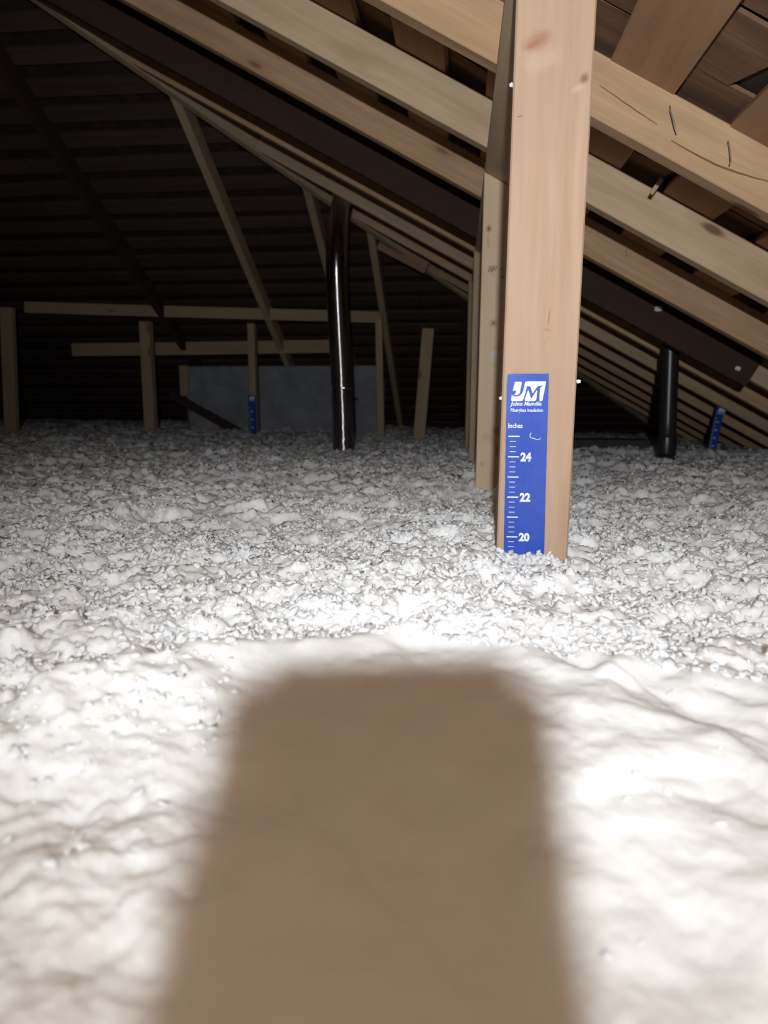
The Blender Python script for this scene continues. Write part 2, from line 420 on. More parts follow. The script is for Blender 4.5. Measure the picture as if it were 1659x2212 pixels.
# rafter cracks on the nearest bright rafter (thin splits, on the lit face)
def strip(name, pts, width, y, mat, parent, thick=0.0008):
    """thin ribbon on a face at constant y facing the camera"""
    co, fs = [], []
    n = len(pts)
    for i, (x, z) in enumerate(pts):
        w_ = width*(0.25+0.75*math.sin(math.pi*min(1, (i+.35)/(n-1+.7))))
        for s in (1, -1):
            for d in (0, thick): co.append((x, y-d, z+ZC+s*w_/2))
    for i in range(n-1):
        a, b = i*4, (i+1)*4
        fs += [(a+1, a+3, b+3, b+1), (a, b, b+2, a+2), (a, a+1, b+1, b), (a+2, b+2, b+3, a+3)]
    me = bpy.data.meshes.new(name); me.from_pydata(co, [], fs); me.update()
    o = link(name, me, mat, parent, Matrix.Identity(4)); return o
def wig(x0, z0, x1, z1, n=14, amp=.0005, seed=1, bow=0.0):
    r = random.Random(seed)
    return [(x0+(x1-x0)*i/(n-1), z0+(z1-z0)*i/(n-1)+r.uniform(-amp, amp)+bow*math.sin(math.pi*i/(n-1))) for i in range(n)]
tag(strip('crack', wig(0.222, 0.500, 0.318, 0.436, seed=3), .0016, 1.2985, M_CRACK, R[1]), 'thin dark split along the grain')
tag(strip('crack', wig(0.342, 0.411, 0.502, 0.343, seed=5, bow=-.008), .0030, 1.2985, M_CRACK, R[1]), 'wide brown split along the grain')

# jack rafters of the hipped end (run away from the camera, down the end slope)
def jack(x, label, mat, T=0.038):
    y0 = HY+x; y1 = 6.2
    p0 = P(x+T, y0, ze(y0)); p1 = P(x+T, y1, ze(y1))
    o = board('jack_rafter', p0, p1, T, DEP, mat, zhint=up_e, segs=5, warp=.001, seed=int(abs(x)*50), c0=(-CT, 0))
    tag(o, label, 'rafter', 'jack rafters of the hipped end roof'); return o
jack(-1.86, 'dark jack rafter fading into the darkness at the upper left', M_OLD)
jack(-1.197, 'long slanting jack rafter left of the duct, meeting the rail above the ruler stud', M_STUD)
jack(-0.749, 'jack rafter whose lower part is hidden behind the metal duct', M_STUD)
jack(-0.478, 'slender jack rafter slanting down just right of the duct', M_STUD)
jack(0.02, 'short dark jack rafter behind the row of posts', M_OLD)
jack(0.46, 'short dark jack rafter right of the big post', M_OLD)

# hip rafter
hx0, hx1 = RIDGE_X+.03, 1.9
hd = Vector((1, 1, -B)).normalized()
hn = Vector((B, B, 2)).normalized()
side = hn.cross(hd)
p0 = P(hx0, HY+hx0, A-B*hx0) - side*0.019 - hn*0.012; p1 = P(hx1, HY+hx1, A-B*hx1) - side*0.019 - hn*0.012
hip = board('hip_rafter', p0, p1, 0.038, 0.095, M_STUD, zhint=hn, segs=8, warp=.001)
tag(hip, 'long hip rafter running down from the upper left corner where the two roof slopes meet', 'rafter')
# ridge board
rb = board('ridge_board', P(RIDGE_X+.019, -2.1, zr(RIDGE_X)-.02), P(RIDGE_X+.019, HY+RIDGE_X, zr(RIDGE_X)-.02), 0.038, 0.12, M_OLD, zhint=(0, 0, 1))
tag(rb, 'dark ridge board at the very top of the roof, above the upper left corner', 'board')

# short scab board
sc = board('splice_board', P(-0.445, 3.90, 0.753), P(-0.190, 3.90, 0.622), 0.03, 0.075, M_DECK, zhint=up_r, bev=.002)
tag(sc, 'short splice board with a cut lower end, below the rafters right of the duct top', 'board')

# plate under the rafters carried by the row of posts
PX = 0.049
pp0 = P(PX, 3.55, zr(PX, -.0385)); pp1 = P(PX, 0.15, zr(PX, -.0385))
plate = board('support_plate', pp0, pp1, 0.089, 0.038, M_STUD, zhint=up_r, segs=6)
tag(plate, 'flat plate board resting on the row of posts, its shaded underside in view', 'board')

# ------------------------------------------------------------------ posts (length axis = object X = up, object Z = across the face)
def upright(name, xl, y, zb, zt, wdt, T, mat, label, cat='post', group=None, slopecut=True, tilt=0.0, zhint=(1, 0, 0), bev=.002):
    L = zt-zb
    p0 = P(xl-tilt*L, y, zb); p1 = P(xl, y, zt)
    cut = (0, -B) if slopecut else (0, 0)
    # frame: x up, z = zhint (across), y = z x x  -> (1,0,0)x(0,0,1) = (0,-1,0); shift so the box sits behind the face
    d = (Vector(p1)-Vector(p0))
    me = board_mesh(d.length, T, wdt, bev=bev, segs=5, c1=cut, warp=0.0004, seed=int(abs(xl*y)*99))
    for v in me.vertices: v.co.y -= T
    M = frame(Vector(p0), d, zhint)
    o = link(name, me, mat, None, M); tag(o, label, cat, group); return o
up_plate = lambda x: zr(x, -.0385)
post1 = upright('support_post', 0.0565, 0.875, -0.698, up_plate(.0565)-.002, 0.087, 0.038, M_POST, 'large bright foreground wooden post carrying the blue depth ruler', group='posts under the plate', tilt=.008)
post2 = upright('support_post', 0.0495, 1.72, -0.698, up_plate(.0495)-.001, 0.089, 0.038, M_P2, 'second post with a black grade stamp, directly behind the foreground post', group='posts under the plate', tilt=.006)
upright('support_post', 0.046, 2.62, -0.698, up_plate(.046)-.001, 0.089, 0.038, M_STUD, 'third post of the row, narrow strip visible left of the stamped post', group='posts under the plate', tilt=.006)
upright('support_post', 0.037, 3.32, -0.698, up_plate(.037)-.001, 0.089, 0.038, M_STUD, 'farthest post of the row, thin sliver left of the third post', group='posts under the plate', tilt=.004)

# ------------------------------------------------------------------ lettering helpers (print lies on a face, facing -Y)
def text_mesh(s, height, bold=0.0, shear=0.0, xscale=1.0, extr=0.0):
    c = bpy.data.curves.new('text', 'FONT'); c.body = s; c.size = 1.0; c.offset = bold; c.shear = shear
    c.fill_mode = 'FRONT'; c.resolution_u = 3
    o = bpy.data.objects.new('tmp_text', c); COL.objects.link(o)
    dg = bpy.context.evaluated_depsgraph_get(); dg.update()
    me = bpy.data.meshes.new_from_object(o.evaluated_get(dg)); bpy.data.objects.remove(o)
    co = np.array([v.co[:] for v in me.vertices])
    mn, mx = co.min(0), co.max(0)
    sc_ = height/(mx[1]-mn[1])
    for v in me.vertices:
        v.co.x = (v.co.x-mn[0])*sc_*xscale; v.co.y = (v.co.y-mn[1])*sc_; v.co.z = 0
    return me
def lettering(name, s, u0, v0, u1, v1, mat, parent, basis, bold=0.0, shear=0.0, lift=.0003):
    """fit text in the box (u0,v0)-(u1,v1) of the face given by basis(u,v,lift)->world"""
    me = text_mesh(s, 1.0, bold, shear)
    wmax = max(v.co.x for v in me.vertices)
    for v in me.vertices:
        p = basis(u0+(u1-u0)*v.co.x/wmax, v0+(v1-v0)*v.co.y, lift); v.co = p
    return link(name, me, mat, parent, Matrix.Identity(4))
def polys(name, plist, mat, parent, basis, lift=.0003):
    bm = bmesh.new()
    for pl in plist:
        vs_ = [bm.verts.new(basis(u, v, lift)) for u, v in pl]
        f = bm.faces.new(vs_)
    bmesh.ops.triangulate(bm, faces=bm.faces)
    me = bpy.data.meshes.new(name); bm.to_mesh(me); bm.free()
    return link(name, me, mat, parent, Matrix.Identity(4))

# ------------------------------------------------------------------ depth rulers
LOGO = [
 [(345,400),(352,386),(370,378),(545,378),(562,386),(570,405),(566,440),(520,700),(508,738),(488,768),(455,792),(405,808),(345,800),(330,780),(350,765),(375,742),(392,712),(392,685),(380,664),(350,655),(320,662),(300,676),(290,655)],
 [(700,525),(725,532),(737,550),(728,590),(650,880),(630,940),(605,975),(570,995),(270,995),(248,985),(238,962),(240,930),(258,788),(300,828),(340,845),(385,850),(440,845),(490,828),(535,800),(575,755),(605,700),(622,640),(652,515)],
 [(652,520),(655,500),(670,410),(690,380),(730,363),(1310,362),(1332,372),(1341,395),(1335,450),(1250,950),(1238,980),(1215,996),(1175,997),(1155,988),(1145,960),(1146,850),(1158,600),(1170,560),(1195,530),(1262,508),(1235,500),(1180,505),(1082,518),(1060,545),(935,735),(925,740),(915,732),(850,540),(838,520),(740,520),(700,512)],
 [(780,630),(793,650),(875,915),(882,918),(1050,650),(1062,640),(1070,655),(1050,920),(1040,960),(1020,985),(985,996),(705,996),(682,985),(674,955),(690,880)],
]
def ruler(origin, wdt, hgt, lean, label, detail=True, ydir=Vector((0, -1, 0)), xdir=Vector((1, 0, 0)), scale=1.0):
    """origin: world position of the top-left corner; ruler hangs down by hgt"""
    root = bpy.data.objects.new('depth_ruler', None); COL.objects.link(root)
    root.location = origin - Vector((0, 0, hgt)); root.empty_display_size = .05
    bpy.context.view_layer.update()
    tag(root, label, 'ruler')
    dn = (Vector((0, 0, -1)) + xdir*lean).normalized()
    def basis(u, v, lift):   # u: metres right of left edge, v: metres down from the top
        wave = 0.0006*math.sin(v*40)+0.0004*math.sin(u*90+v*15)
        return origin + xdir*u + dn*v + ydir*(lift+.0007+wave)
    # paper
    nu, nv = 6, 60
    co, fs = [], []
    for side_ in (0, 1):
        for i in range(nv+1):
            for j in range(nu+1):
                u = wdt*j/nu; v = hgt*i/nv
                if i == 0 and j == 0: u += .0008; v += .0008
                if j in (0, nu): u += .00015*math.sin(v*300)
                co.append(basis(u, v, 0 if side_ == 0 else -.0004))
    K = (nu+1)*(nv+1)
    for i in range(nv):
        for j in range(nu):
            a = i*(nu+1)+j
            fs.append((a, a+nu+1, a+nu+2, a+1)); fs.append((K+a, K+a+1, K+a+nu+2, K+a+nu+1))
    me = bpy.data.meshes.new('ruler'); me.from_pydata(co, [], fs); me.update()
    pap = link('paper_strip', me, M_BLUE, root, Matrix.Identity(4))
    s = scale
    # px of the close-up -> metres in the paper frame (15.08 px per image px, .000559 m per image px)
    q = .000555/15.08
    def L2(pt): return ((pt[0]-92)*q*s, (pt[1]-122)*q*s)
    if detail:
        polys('logo', [[L2(p_) for p_ in pl] for pl in LOGO], M_WHITE, root, basis)
        lettering('lettering', 'Johns Manville', .0042*s, .0392*s, .0415*s, .0327*s, M_WHITE, root, basis, bold=.022, shear=.28)
        lettering('lettering', 'Fiberglass Insulation', .0050*s, .0462*s, .0432*s, .0408*s, M_WHITE, root, basis, bold=.018)
        lettering('lettering', 'Inches', .0026*s, .0642*s, .0196*s, .0585*s, M_WHITE, root, basis, bold=.02)
    else:
        polys('logo', [[(.013, .008), (.044, .008), (.040, .027), (.009, .027)]], M_WHITE, root, basis)
        polys('lettering', [[(.009, .032), (.040, .032), (.040, .035), (.009, .035)]], M_WHITE, root, basis)
    inch = .02475*s; v25 = .0742*s
    pl_, n_ = [], 0
    v = v25; i = 0
    while v < hgt-.003:
        major = (i % 4 == 0)
        u0_, u1_ = (.0030, .0163) if major else (.0050, .0122)
        t_ = .00075 if major else .00035
        pl_.append([(u0_*s, v-t_), (u1_*s, v-t_), (u1_*s, v+t_), (u0_*s, v+t_)])
        if i % 8 == 4:
            num = 24-2*n_; n_ += 1
            if num > 0: lettering('numeral', str(num), (.0180)*s, v+.0056*s, (.0310 if num > 9 else .0245)*s, v-.0054*s, M_WHITE, root, basis, bold=.05)
        v += inch/4; i += 1
    polys('tick_marks', pl_, M_WHITE, root, basis)
    return root, basis

ruler1, rb1 = ruler(P(0.0572, 0.8735, 0.0228), 0.0492, 0.66, 0.010, 'large sharp blue and white depth ruler on the foreground post')
# staple with its glossy raised crown
def wire(name, pts, r, mat, parent=None, nseg=8):
    bm = bmesh.new(); rings = []
    pts = [Vector(p_) for p_ in pts]
    for i, p_ in enumerate(pts):
        d = (pts[min(i+1, len(pts)-1)]-pts[max(i-1, 0)]).normalized()
        a = d.orthogonal().normalized() if i == 0 else (rings_a - d*rings_a.dot(d)).normalized()
        rings_a = a; b = d.cross(a)
        rr = r[i] if isinstance(r, (list, tuple)) else r
        rings.append([bm.verts.new(p_+(a*math.cos(t)+b*math.sin(t))*rr) for t in [2*math.pi*k_/nseg for k_ in range(nseg)]])
    for a_, b_ in zip(rings, rings[1:]):
        for k_ in range(nseg): bm.faces.new((a_[k_], a_[(k_+1) % nseg], b_[(k_+1) % nseg], b_[k_]))
    bm.faces.new(rings[0][::-1]); bm.faces.new(rings[-1])
    bmesh.ops.recalc_face_normals(bm, faces=bm.faces)
    for f in bm.faces: f.smooth = len(f.verts) == 4
    me = bpy.data.meshes.new(name); bm.to_mesh(me); bm.free()
    return link(name, me, mat, parent, Matrix.Identity(4))
st = [rb1(.0300, .0697, .0004), rb1(.0283, .0742, .0013), rb1(.0300, .0757, .0016), rb1(.0385, .0783, .0016), rb1(.0398, .0778, .0012), rb1(.0415, .0757, .0002)]
tag(wire('staple', st, .00055, M_WHITE, ruler1), 'bright bent staple')

# grade stamps on the second post
def b2(u, v, lift): return P(0.0495+u, 1.72-.0004-lift, v)
sx, sz = 0.0495, 0
def pxp(px, py):     # close-up px of the stamp -> metres on the face
    return (0.0142+(px-560)*(.0197/375), 0.2870-(py-830)*(.0105/200))
def thickline(p, q_, t):
    d = Vector((q_[0]-p[0], q_[1]-p[1])); n_ = Vector((-d.y, d.x)).normalized()*t/2
    return [(p[0]+n_.x, p[1]+n_.y), (q_[0]+n_.x, q_[1]+n_.y), (q_[0]-n_.x, q_[1]-n_.y), (p[0]-n_.x, p[1]-n_.y)]
lines = [((600,835),(770,835)),((600,835),(560,1025)),((560,1025),(760,1025)),((770,835),(740,1025)),((640,890),(700,890)),((640,890),(625,970)),((625,970),(690,970)),((715,880),(700,975)),
         ((810,835),(775,1025)),((810,835),(935,835)),((935,835),(900,920)),((900,920),(800,930)),((850,930),(880,1020))]
stamp = polys('grade_stamp', [thickline(pxp(*a_), pxp(*b_), .0013) for a_, b_ in lines], M_INK, post2, b2)
rs = random.Random(5); sm = []
for i in range(46):   # small illegible stamp print beside it
    x_, y_ = rs.uniform(1070, 1260), rs.uniform(820, 1330); sm.append(thickline(pxp(x_, y_), pxp(x_+rs.uniform(-35, 35), y_+rs.uniform(15, 40)), .0006))
for i in range(16):
    x_, y_ = rs.uniform(600, 860), rs.uniform(1060, 1250); sm.append(thickline(pxp(x_, y_), pxp(x_+rs.uniform(10, 45), y_+rs.uniform(-14, 14)), .0005))
for (za, zb_) in ((.103, .1065), (.0655, .071)):
    for i in range(26):
        u_ = .022+.030*i/26; z_ = rs.uniform(za, zb_); sm.append(thickline((u_, z_), (u_+rs.uniform(-.0006, .0016), z_+rs.uniform(-.0025, .0025)), .0005))
tag(polys('stamp_print', sm, M_INK, post2, b2), 'small smudged print', kind='stuff')

# ------------------------------------------------------------------ low wall of rail and studs at the far left
RY = 4.37
def rz(x): return 0.476 if False else 0.415 + (x+2.7)*(-0.004)
rail = board('top_rail', P(-2.72, RY-.02, 0.500), P(-0.475, RY+.06, 0.420), 0.038, 0.068, M_STUD, segs=5, warp=.0015)
tag(rail, 'horizontal wooden rail spanning the far left side above three studs', 'rail')
G = 'studs under the far rail'
upright('rail_stud', -1.965, RY-.045, -0.698, 0.437, 0.066, 0.060, M_STUD, 'thick stud under the far rail, left of the small blue ruler', 'stud', G, slopecut=False, tilt=.004)
st2 = upright('rail_stud', -1.282, RY-.045, -0.698, 0.418, 0.042, 0.06, M_STUD, 'middle stud under the far rail, carrying a small blue ruler at its foot', 'stud', G, slopecut=False)
upright('rail_stud', -0.500, RY-.045, -0.698, 0.437, 0.040, 0.06, M_STUD, 'rightmost stud under the far rail, just right of the duct', 'stud', G, slopecut=False, tilt=-.02)
upright('rail_stud', -2.72, 4.10, -0.698, 0.505, 0.075, 0.04, M_STUD, 'leftmost stud, barely lit at the left edge of the picture', 'stud', G, slopecut=False, tilt=.05)
ruler(P(-1.290, 4.322, -0.012), 0.050, 0.50, 0.0, 'tiny dim blue ruler at the foot of the middle far stud, left of the duct', detail=False)
# far horizontal nailer and eave parts
tag(board('nailer_board', P(-2.62, 4.70, 0.250), P(-0.72, 4.74, 0.262), 0.02, 0.085, M_STUD, segs=4, warp=.002), 'dim horizontal board below and behind the far rail', 'board')
tag(upright('eave_block', -1.935, 4.86, -0.02, 0.19, 0.060, 0.03, M_STUD, 'short dim upright block under the far horizontal board', 'block', slopecut=False), None)
tag(board('brace_board', P(-2.02, 4.84, -0.03), P(-1.50, 4.80, -0.30), 0.03, 0.055, M_OLD), 'dark slanting brace lying in front of the far insulation batt', 'board')

# standing stake between duct and posts
stake = upright('standing_stake', -0.198, 3.9, -0.60, 0.344, 0.063, 0.02, M_STUD, 'lone leaning stake with nail holes, standing in the insulation between the duct and the posts', 'stake', slopecut=False, tilt=.076)
# tilted stake with third ruler
upright('ruler_stake', 1.142, 3.32, -0.60, -0.052, 0.036, 0.018, M_OLD, 'short dark leaning stake at the far right holding a small ruler', 'stake', slopecut=False, tilt=.12)
ruler(P(1.140, 3.317, -0.056), 0.036, 0.40, -0.125, 'small blue ruler on the leaning stake at the far right, beyond the black pipe', detail=False, scale=.72)

# dark plank lying on the insulation
tag(board('dark_plank', P(0.20, 3.38, -0.30), P(0.86, 3.30, -0.30), 0.16, 0.090, M_PLANK), 'low dark plank lying on the insulation left of the black pipe', 'plank')

# ------------------------------------------------------------------ metal duct
def tube_rings(name, path, radf, mat, step, nseg=40, parent=None):
    """path: list of points (world); resampled with ring spacing 'step'"""
    pts = np.array([tuple(p_) for p_ in path]); seg = np.linalg.norm(np.diff(pts, axis=0), axis=1); cum = np.r_[0, np.cumsum(seg)]
    N = int(cum[-1]/step); s_ = np.linspace(0, cum[-1], N)
    # smooth interpolation
    P_ = np.stack([np.interp(s_, cum, pts[:, i]) for i in range(3)], 1)
    kz = 201; ker = np.ones(kz)/kz
    Pp = np.pad(P_, ((kz//2, kz//2), (0, 0)), mode='edge')
    P2 = np.stack([np.convolve(Pp[:, i], ker, 'valid') for i in range(3)], 1)
    d = np.gradient(P2, axis=0); d /= np.linalg.norm(d, axis=1)[:, None]
    a = np.cross(d, np.array([0, 1, 0])); a /= np.linalg.norm(a, axis=1)[:, None]; b = np.cross(d, a)
    t = np.linspace(0, 2*np.pi, nseg, endpoint=False)
    rad = radf(s_[:, None]*np.ones(nseg), t[None, :]*np.ones((N, 1)), cum[-1])
    co = P2[:, None, :] + rad[..., None]*(a[:, None, :]*np.cos(t)[None, :, None] + b[:, None, :]*np.sin(t)[None, :, None])
    idx = np.arange(N*nseg).reshape(N, nseg)
    f = np.stack([idx[:-1], np.roll(idx, -1, 1)[:-1], np.roll(idx, -1, 1)[1:], idx[1:]], -1).reshape(-1, 4)
    return link(name, np_mesh(name, co.reshape(-1, 3), f), mat, parent, Matrix.Identity(4))
duct = bpy.data.objects.new('metal_duct', None); COL.objects.link(duct); duct.location = P(-.50, 3.1, -.32); bpy.context.view_layer.update()
tag(duct, 'tall flexible metal duct with one bright vertical reflection, rising from the insulation to the rafters', 'duct')
dpath = [P(-.500, 3.10, -.34), P(-.500, 3.10, -.229), P(-.501, 3.10, -.10), P(-.507, 3.10, .10), P(-.513, 3.10, .23), P(-.520, 3.11, .357), P(-.527, 3.12, .50), P(-.530, 3.15, .628), P(-.535, 3.25, .76), P(-.533, 3.36, .871), P(-.523, 3.45, .968)]
rr_ = np.random.RandomState(3); phs = rr_.uniform(0, 6.28, 8)
def drad(s_, t, Lm):
    r = 0.0462 + 0.00030*np.sin(s_*2*np.pi/0.0050)
    crink = np.clip(1-(s_-.12)/.42, 0, 1)
    r = r + crink*(0.0003*np.sin(s_*190+3*np.sin(t*3)) + 0.0004*np.sin(t*5+s_*60+phs[0])*np.sin(s_*41+phs[1])) - 0.004*np.exp(-((s_-.36)/.012)**2)*(0.6+0.4*np.cos(t*2))
    return r
tag(tube_rings('duct_hose', dpath, drad, M_METAL, .00066, 40, duct), None)
def ring_obj(name, c, r, h, mat, parent, n=40, axis=Vector((0, 0, 1))):
    return wire(name, [c-axis*h/2, c-axis*h*.35, c+axis*h*.35, c+axis*h/2], [r*.97, r, r, r*.97], mat, parent, nseg=n)
ring_obj('duct_joint', P(-.498, 3.104, .022), .0490, .012, M_METAL, duct)

# black plastic vent pipe
pipe = bpy.data.objects.new('vent_pipe', None); COL.objects.link(pipe); pipe.location = P(.748, 2.65, -.35); bpy.context.view_layer.update()
tag(pipe, 'black plastic vent pipe standing on the right, running up behind the wide dark board', 'pipe')
wire('pipe_body', [P(.752, 2.66, -.34), P(.750, 2.66, -.1), P(.741, 2.66, .19), P(.737, 2.66, .27)], .0300, M_PIPE, pipe, nseg=40)
ring_obj('pipe_coupling', P(.7515, 2.66, -.185), .0335, .075, M_PIPE, pipe)
ring_obj('pipe_coupling', P(.7515, 2.66, -.262), .0340, .050, M_PIPE, pipe)

# bent nails hanging in front of the nearest rafter
def nail(pts, label, r=.0011, tip=False):
    o = wire('bent_nail', [P(*p_) for p_ in pts], r, M_NAIL, None, nseg=8)
    tag(o, label, 'nail', 'nails poking through the roof')
    return o
nail([(.335, 1.292, .462), (.3345, 1.285, .452), (.338, 1.27, .427), (.3412, 1.262, .413)], 'shiny bent nail over the split, left of the pair on the nearest rafter')
nail([(.430, 1.292, .405), (.431, 1.285, .393), (.4315, 1.275, .370), (.429, 1.270, .364)], 'dull bent nail over the split, right of the pair on the nearest rafter')
nail([(.4475, 2.10, .440), (.4475, 2.085, .405), (.4490, 2.075, .368)], 'thin hanging nail with a bright tip in front of the third bright rafter', r=.0009)
tag(board('wood_splinter', P(.392, 1.60, .403), P(.412, 1.60, .432), .006, .009, M_STUD, bev=.001), 'small wood splinter sticking out above the second bright rafter', 'splinter')

# ------------------------------------------------------------------ phone held behind the lens (casts the big soft shadow)
ph = bpy.data.objects.new('camera_phone', None); COL.objects.link(ph)
Mp = CAM_M.copy(); ph.matrix_world = Mp; bpy.context.view_layer.update()
tag(ph, 'black smartphone held up in front of the headlamp, taking the picture', 'phone')
def local_box(name, x0, x1, y0, y1, z0, z1, mat, bev):
    bm = bmesh.new(); bmesh.ops.create_cube(bm, size=1)
    for v in bm.verts: v.co = Vector(((x0+x1)/2+v.co.x*(x1-x0), (y0+y1)/2+v.co.y*(y1-y0), (z0+z1)/2+v.co.z*(z1-z0)))
    bmesh.ops.bevel(bm, geom=[e for e in bm.edges if abs((e.verts[0].co-e.verts[1].co).z) > 1e-5], offset=bev, segments=4, affect='EDGES')
    me = bpy.data.meshes.new(name); bm.to_mesh(me); bm.free()
    return link(name, me, mat, ph, CAM_M)
local_box('phone_body', -.0525, .0275, -.143, .021, .003, .012, M_PHONE, .008)
local_box('camera_island', -.008, .022, -.055, .014, .0012, .003, M_PHONE, .006)

# added unseen socket and cord for the fill light set at the top
bl = bpy.data.objects.new('added_fill_bulb', None); COL.objects.link(bl); bl.location = (-.10, -.12, ZC+.55); bpy.context.view_layer.update()
tag(bl, 'added warm fill bulb in a black socket on a cord, out of view over the photographer', 'bulb')
wire('fill_bulb_socket', [P(-.10, -.12, .545), P(-.10, -.12, .575), P(-.10, -.12, .585)], [.018, .018, .010], M_PHONE, bl, nseg=20)
wire('fill_bulb_cord', [P(-.10, -.12, .585), P(-.10, -.12, .70)], .003, M_PHONE, bl)

# ------------------------------------------------------------------ insulation
def h2(ix, iy, seed):
    n = (ix.astype(np.int64)*374761393 + iy.astype(np.int64)*668265263 + seed*974634777) & 0xffffffff
    n = ((n ^ (n >> 13))*1274126177) & 0xffffffff
    n = ((n ^ (n >> 15))*2246822519) & 0xffffffff
    return ((n ^ (n >> 16)) & 0xffffff)/float(0x1000000)
def vnoise(x, y, seed):
    ix, iy = np.floor(x), np.floor(y); fx, fy = x-ix, y-iy
    u, v = fx*fx*fx*(fx*(fx*6-15)+10), fy*fy*fy*(fy*(fy*6-15)+10)
    a, b, c, d = h2(ix, iy, seed), h2(ix+1, iy, seed), h2(ix, iy+1, seed), h2(ix+1, iy+1, seed)
    return (a*(1-u)+b*u)*(1-v)+(c*(1-u)+d*u)*v*1.0
def fbm(x, y, seed, o=4, g=.5):
    s_, a, t = 0, 1.0, 0
    for i in range(o): s_ = s_+a*(vnoise(x*2**i+i*17.3, y*2**i-i*9.1, seed+i)-.5); t += a; a *= g
    return s_/t*2
def domes(x, y, cell, seed):
    """cauliflower clumps: highest of overlapping domes of random size & height; returns 0..1"""
    X, Y = x/cell, y/cell; ix, iy = np.floor(X), np.floor(Y); best = np.zeros_like(x)
    for i in (-1, 0, 1):
        for j in (-1, 0, 1):
            cx, cy = ix+i, iy+j
            px = cx+h2(cx, cy, seed); py = cy+h2(cx, cy, seed+1)
            r = .55+.45*h2(cx, cy, seed+2); hh = .35+.65*h2(cx, cy, seed+3)
            an = h2(cx, cy, seed+4)*3.14159; el = 1+.9*h2(cx, cy, seed+5)
            dx, dy = X-px, Y-py; c_, s__ = np.cos(an), np.sin(an)
            uu, vv = (dx*c_+dy*s__)/el**.5, (-dx*s__+dy*c_)*el**.5
            d2 = (uu*uu+vv*vv)/(r*r)
            best = np.maximum(best, hh*np.sqrt(np.clip(1-d2, 0, 1)))
    return best
CP = np.array([(.06,.88,-.200),(.3,.7,-.2),(0,.5,-.205),(-.5,1,-.215),(.05,1.75,-.236),(.05,2.6,-.227),(-.5,3.1,-.230),(.75,2.66,-.235),
 (-1.95,4.35,-.248),(-1.25,4.35,-.253),(-.47,4.35,-.300),(-.2,3.9,-.272),(-2.85,4.1,-.245),(1.15,3.3,-.262),(1,1.5,-.228),(-1,2,-.232),(1.2,4.6,-.36),
 (0,.2,-.212),(.3,3.3,-.25),(-2.2,5.0,-.215),(-1.2,5.2,-.25),(-2,3,-.235),(0,-.5,-.2),(2,2,-.24),(-1,-.5,-.2),(-.5,5.3,-.3)])
def zbase(x, y):
    num = np.zeros_like(x); den = np.zeros_like(x)
    for cx, cy, cz in CP:
        s_ = .22+.16*max(cy, 0); w_ = np.exp(-((x-cx)**2+(y-cy)**2)/(2*s_*s_))+1e-7
        num += w_*cz; den += w_
    return num/den
def smooth(a, b, x): t = np.clip((x-a)/(b-a), 0, 1); return t*t*(3-2*t)
def height(x, y):
    r = np.hypot(x, y)
    wx, wy = x+.012*fbm(x*14, y*14, 3, 2), y+.012*fbm(x*14, y*14, 5, 2)
    ang = np.arctan2(x, y)+YAW; left_ = smooth(.20, .40, -ang)
    edge = np.interp(np.degrees(ang), [-60, -28, -15, -5, 0, 8, 15, 18.5, 22, 28, 60], [.50, .47, .53, .56, .57, .615, .61, .535, .565, .56, .60])
    edge = edge+.022*fbm(x*9, y*9, 21, 2)+.016*fbm(x*34, y*34, 23, 2)
    far = smooth(-.02, .035, r-edge)                  # 0: matted soft fluff near the lens, 1: loose chips
    z = zbase(x, y)
    z = z+.022*fbm(x*4.5, y*4.5, 31, 3)*smooth(.3, .8, r)
    c1 = domes(wx, wy, .055, 41); c2 = domes(wx, wy, .024, 47); c3 = domes(wx, wy, .011, 53)
    wx3, wy3 = x+.010*fbm(x*45, y*45, 65, 2), y+.010*fbm(x*45, y*45, 67, 2)
    chips = .015*c1+.006*c2+.0024*c3+.0042*fbm(wx3*170, wy3*170, 61, 3)+.011*fbm(wx3*38, wy3*38, 63, 4)-.008
    sx_, sy_ = x+.03*fbm(x*9, y*9, 71, 2), y+.03*fbm(x*9, y*9, 73, 2)
    soft = .010*domes(sx_, sy_, .16, 81)+left_*(.006*domes(wx, wy, .045, 85)+.003*fbm(x*90, y*90, 87, 3))+.003*domes(sx_, sy_, .05, 83)+.012*fbm(sx_*9, sy_*9, 91, 3)+.0032*fbm(x*40, y*40, 93, 5)+.002
    soft = soft+.010*np.exp(-((edge-r-.012)/.035)**2)
    return z+chips*far*(1+.55*smooth(1.1, 2.2, r))+soft*(1-far)

nr = 820
azc = YAW   # camera looks left of +y
D38 = math.radians(38); D180 = math.pi
th = np.concatenate([np.linspace(-D180, -D38, 120)[:-1], np.linspace(-D38, D38, 600), np.linspace(D38, D180, 120)[1:]]); nth = len(th)
rr2 = np.exp(np.linspace(math.log(.06), math.log(7.4), nr))
TH_, RR = np.meshgrid(th, rr2, indexing='ij')
X = RR*np.sin(TH_-azc); Y = RR*np.cos(TH_-azc)
Z = height(X, Y)
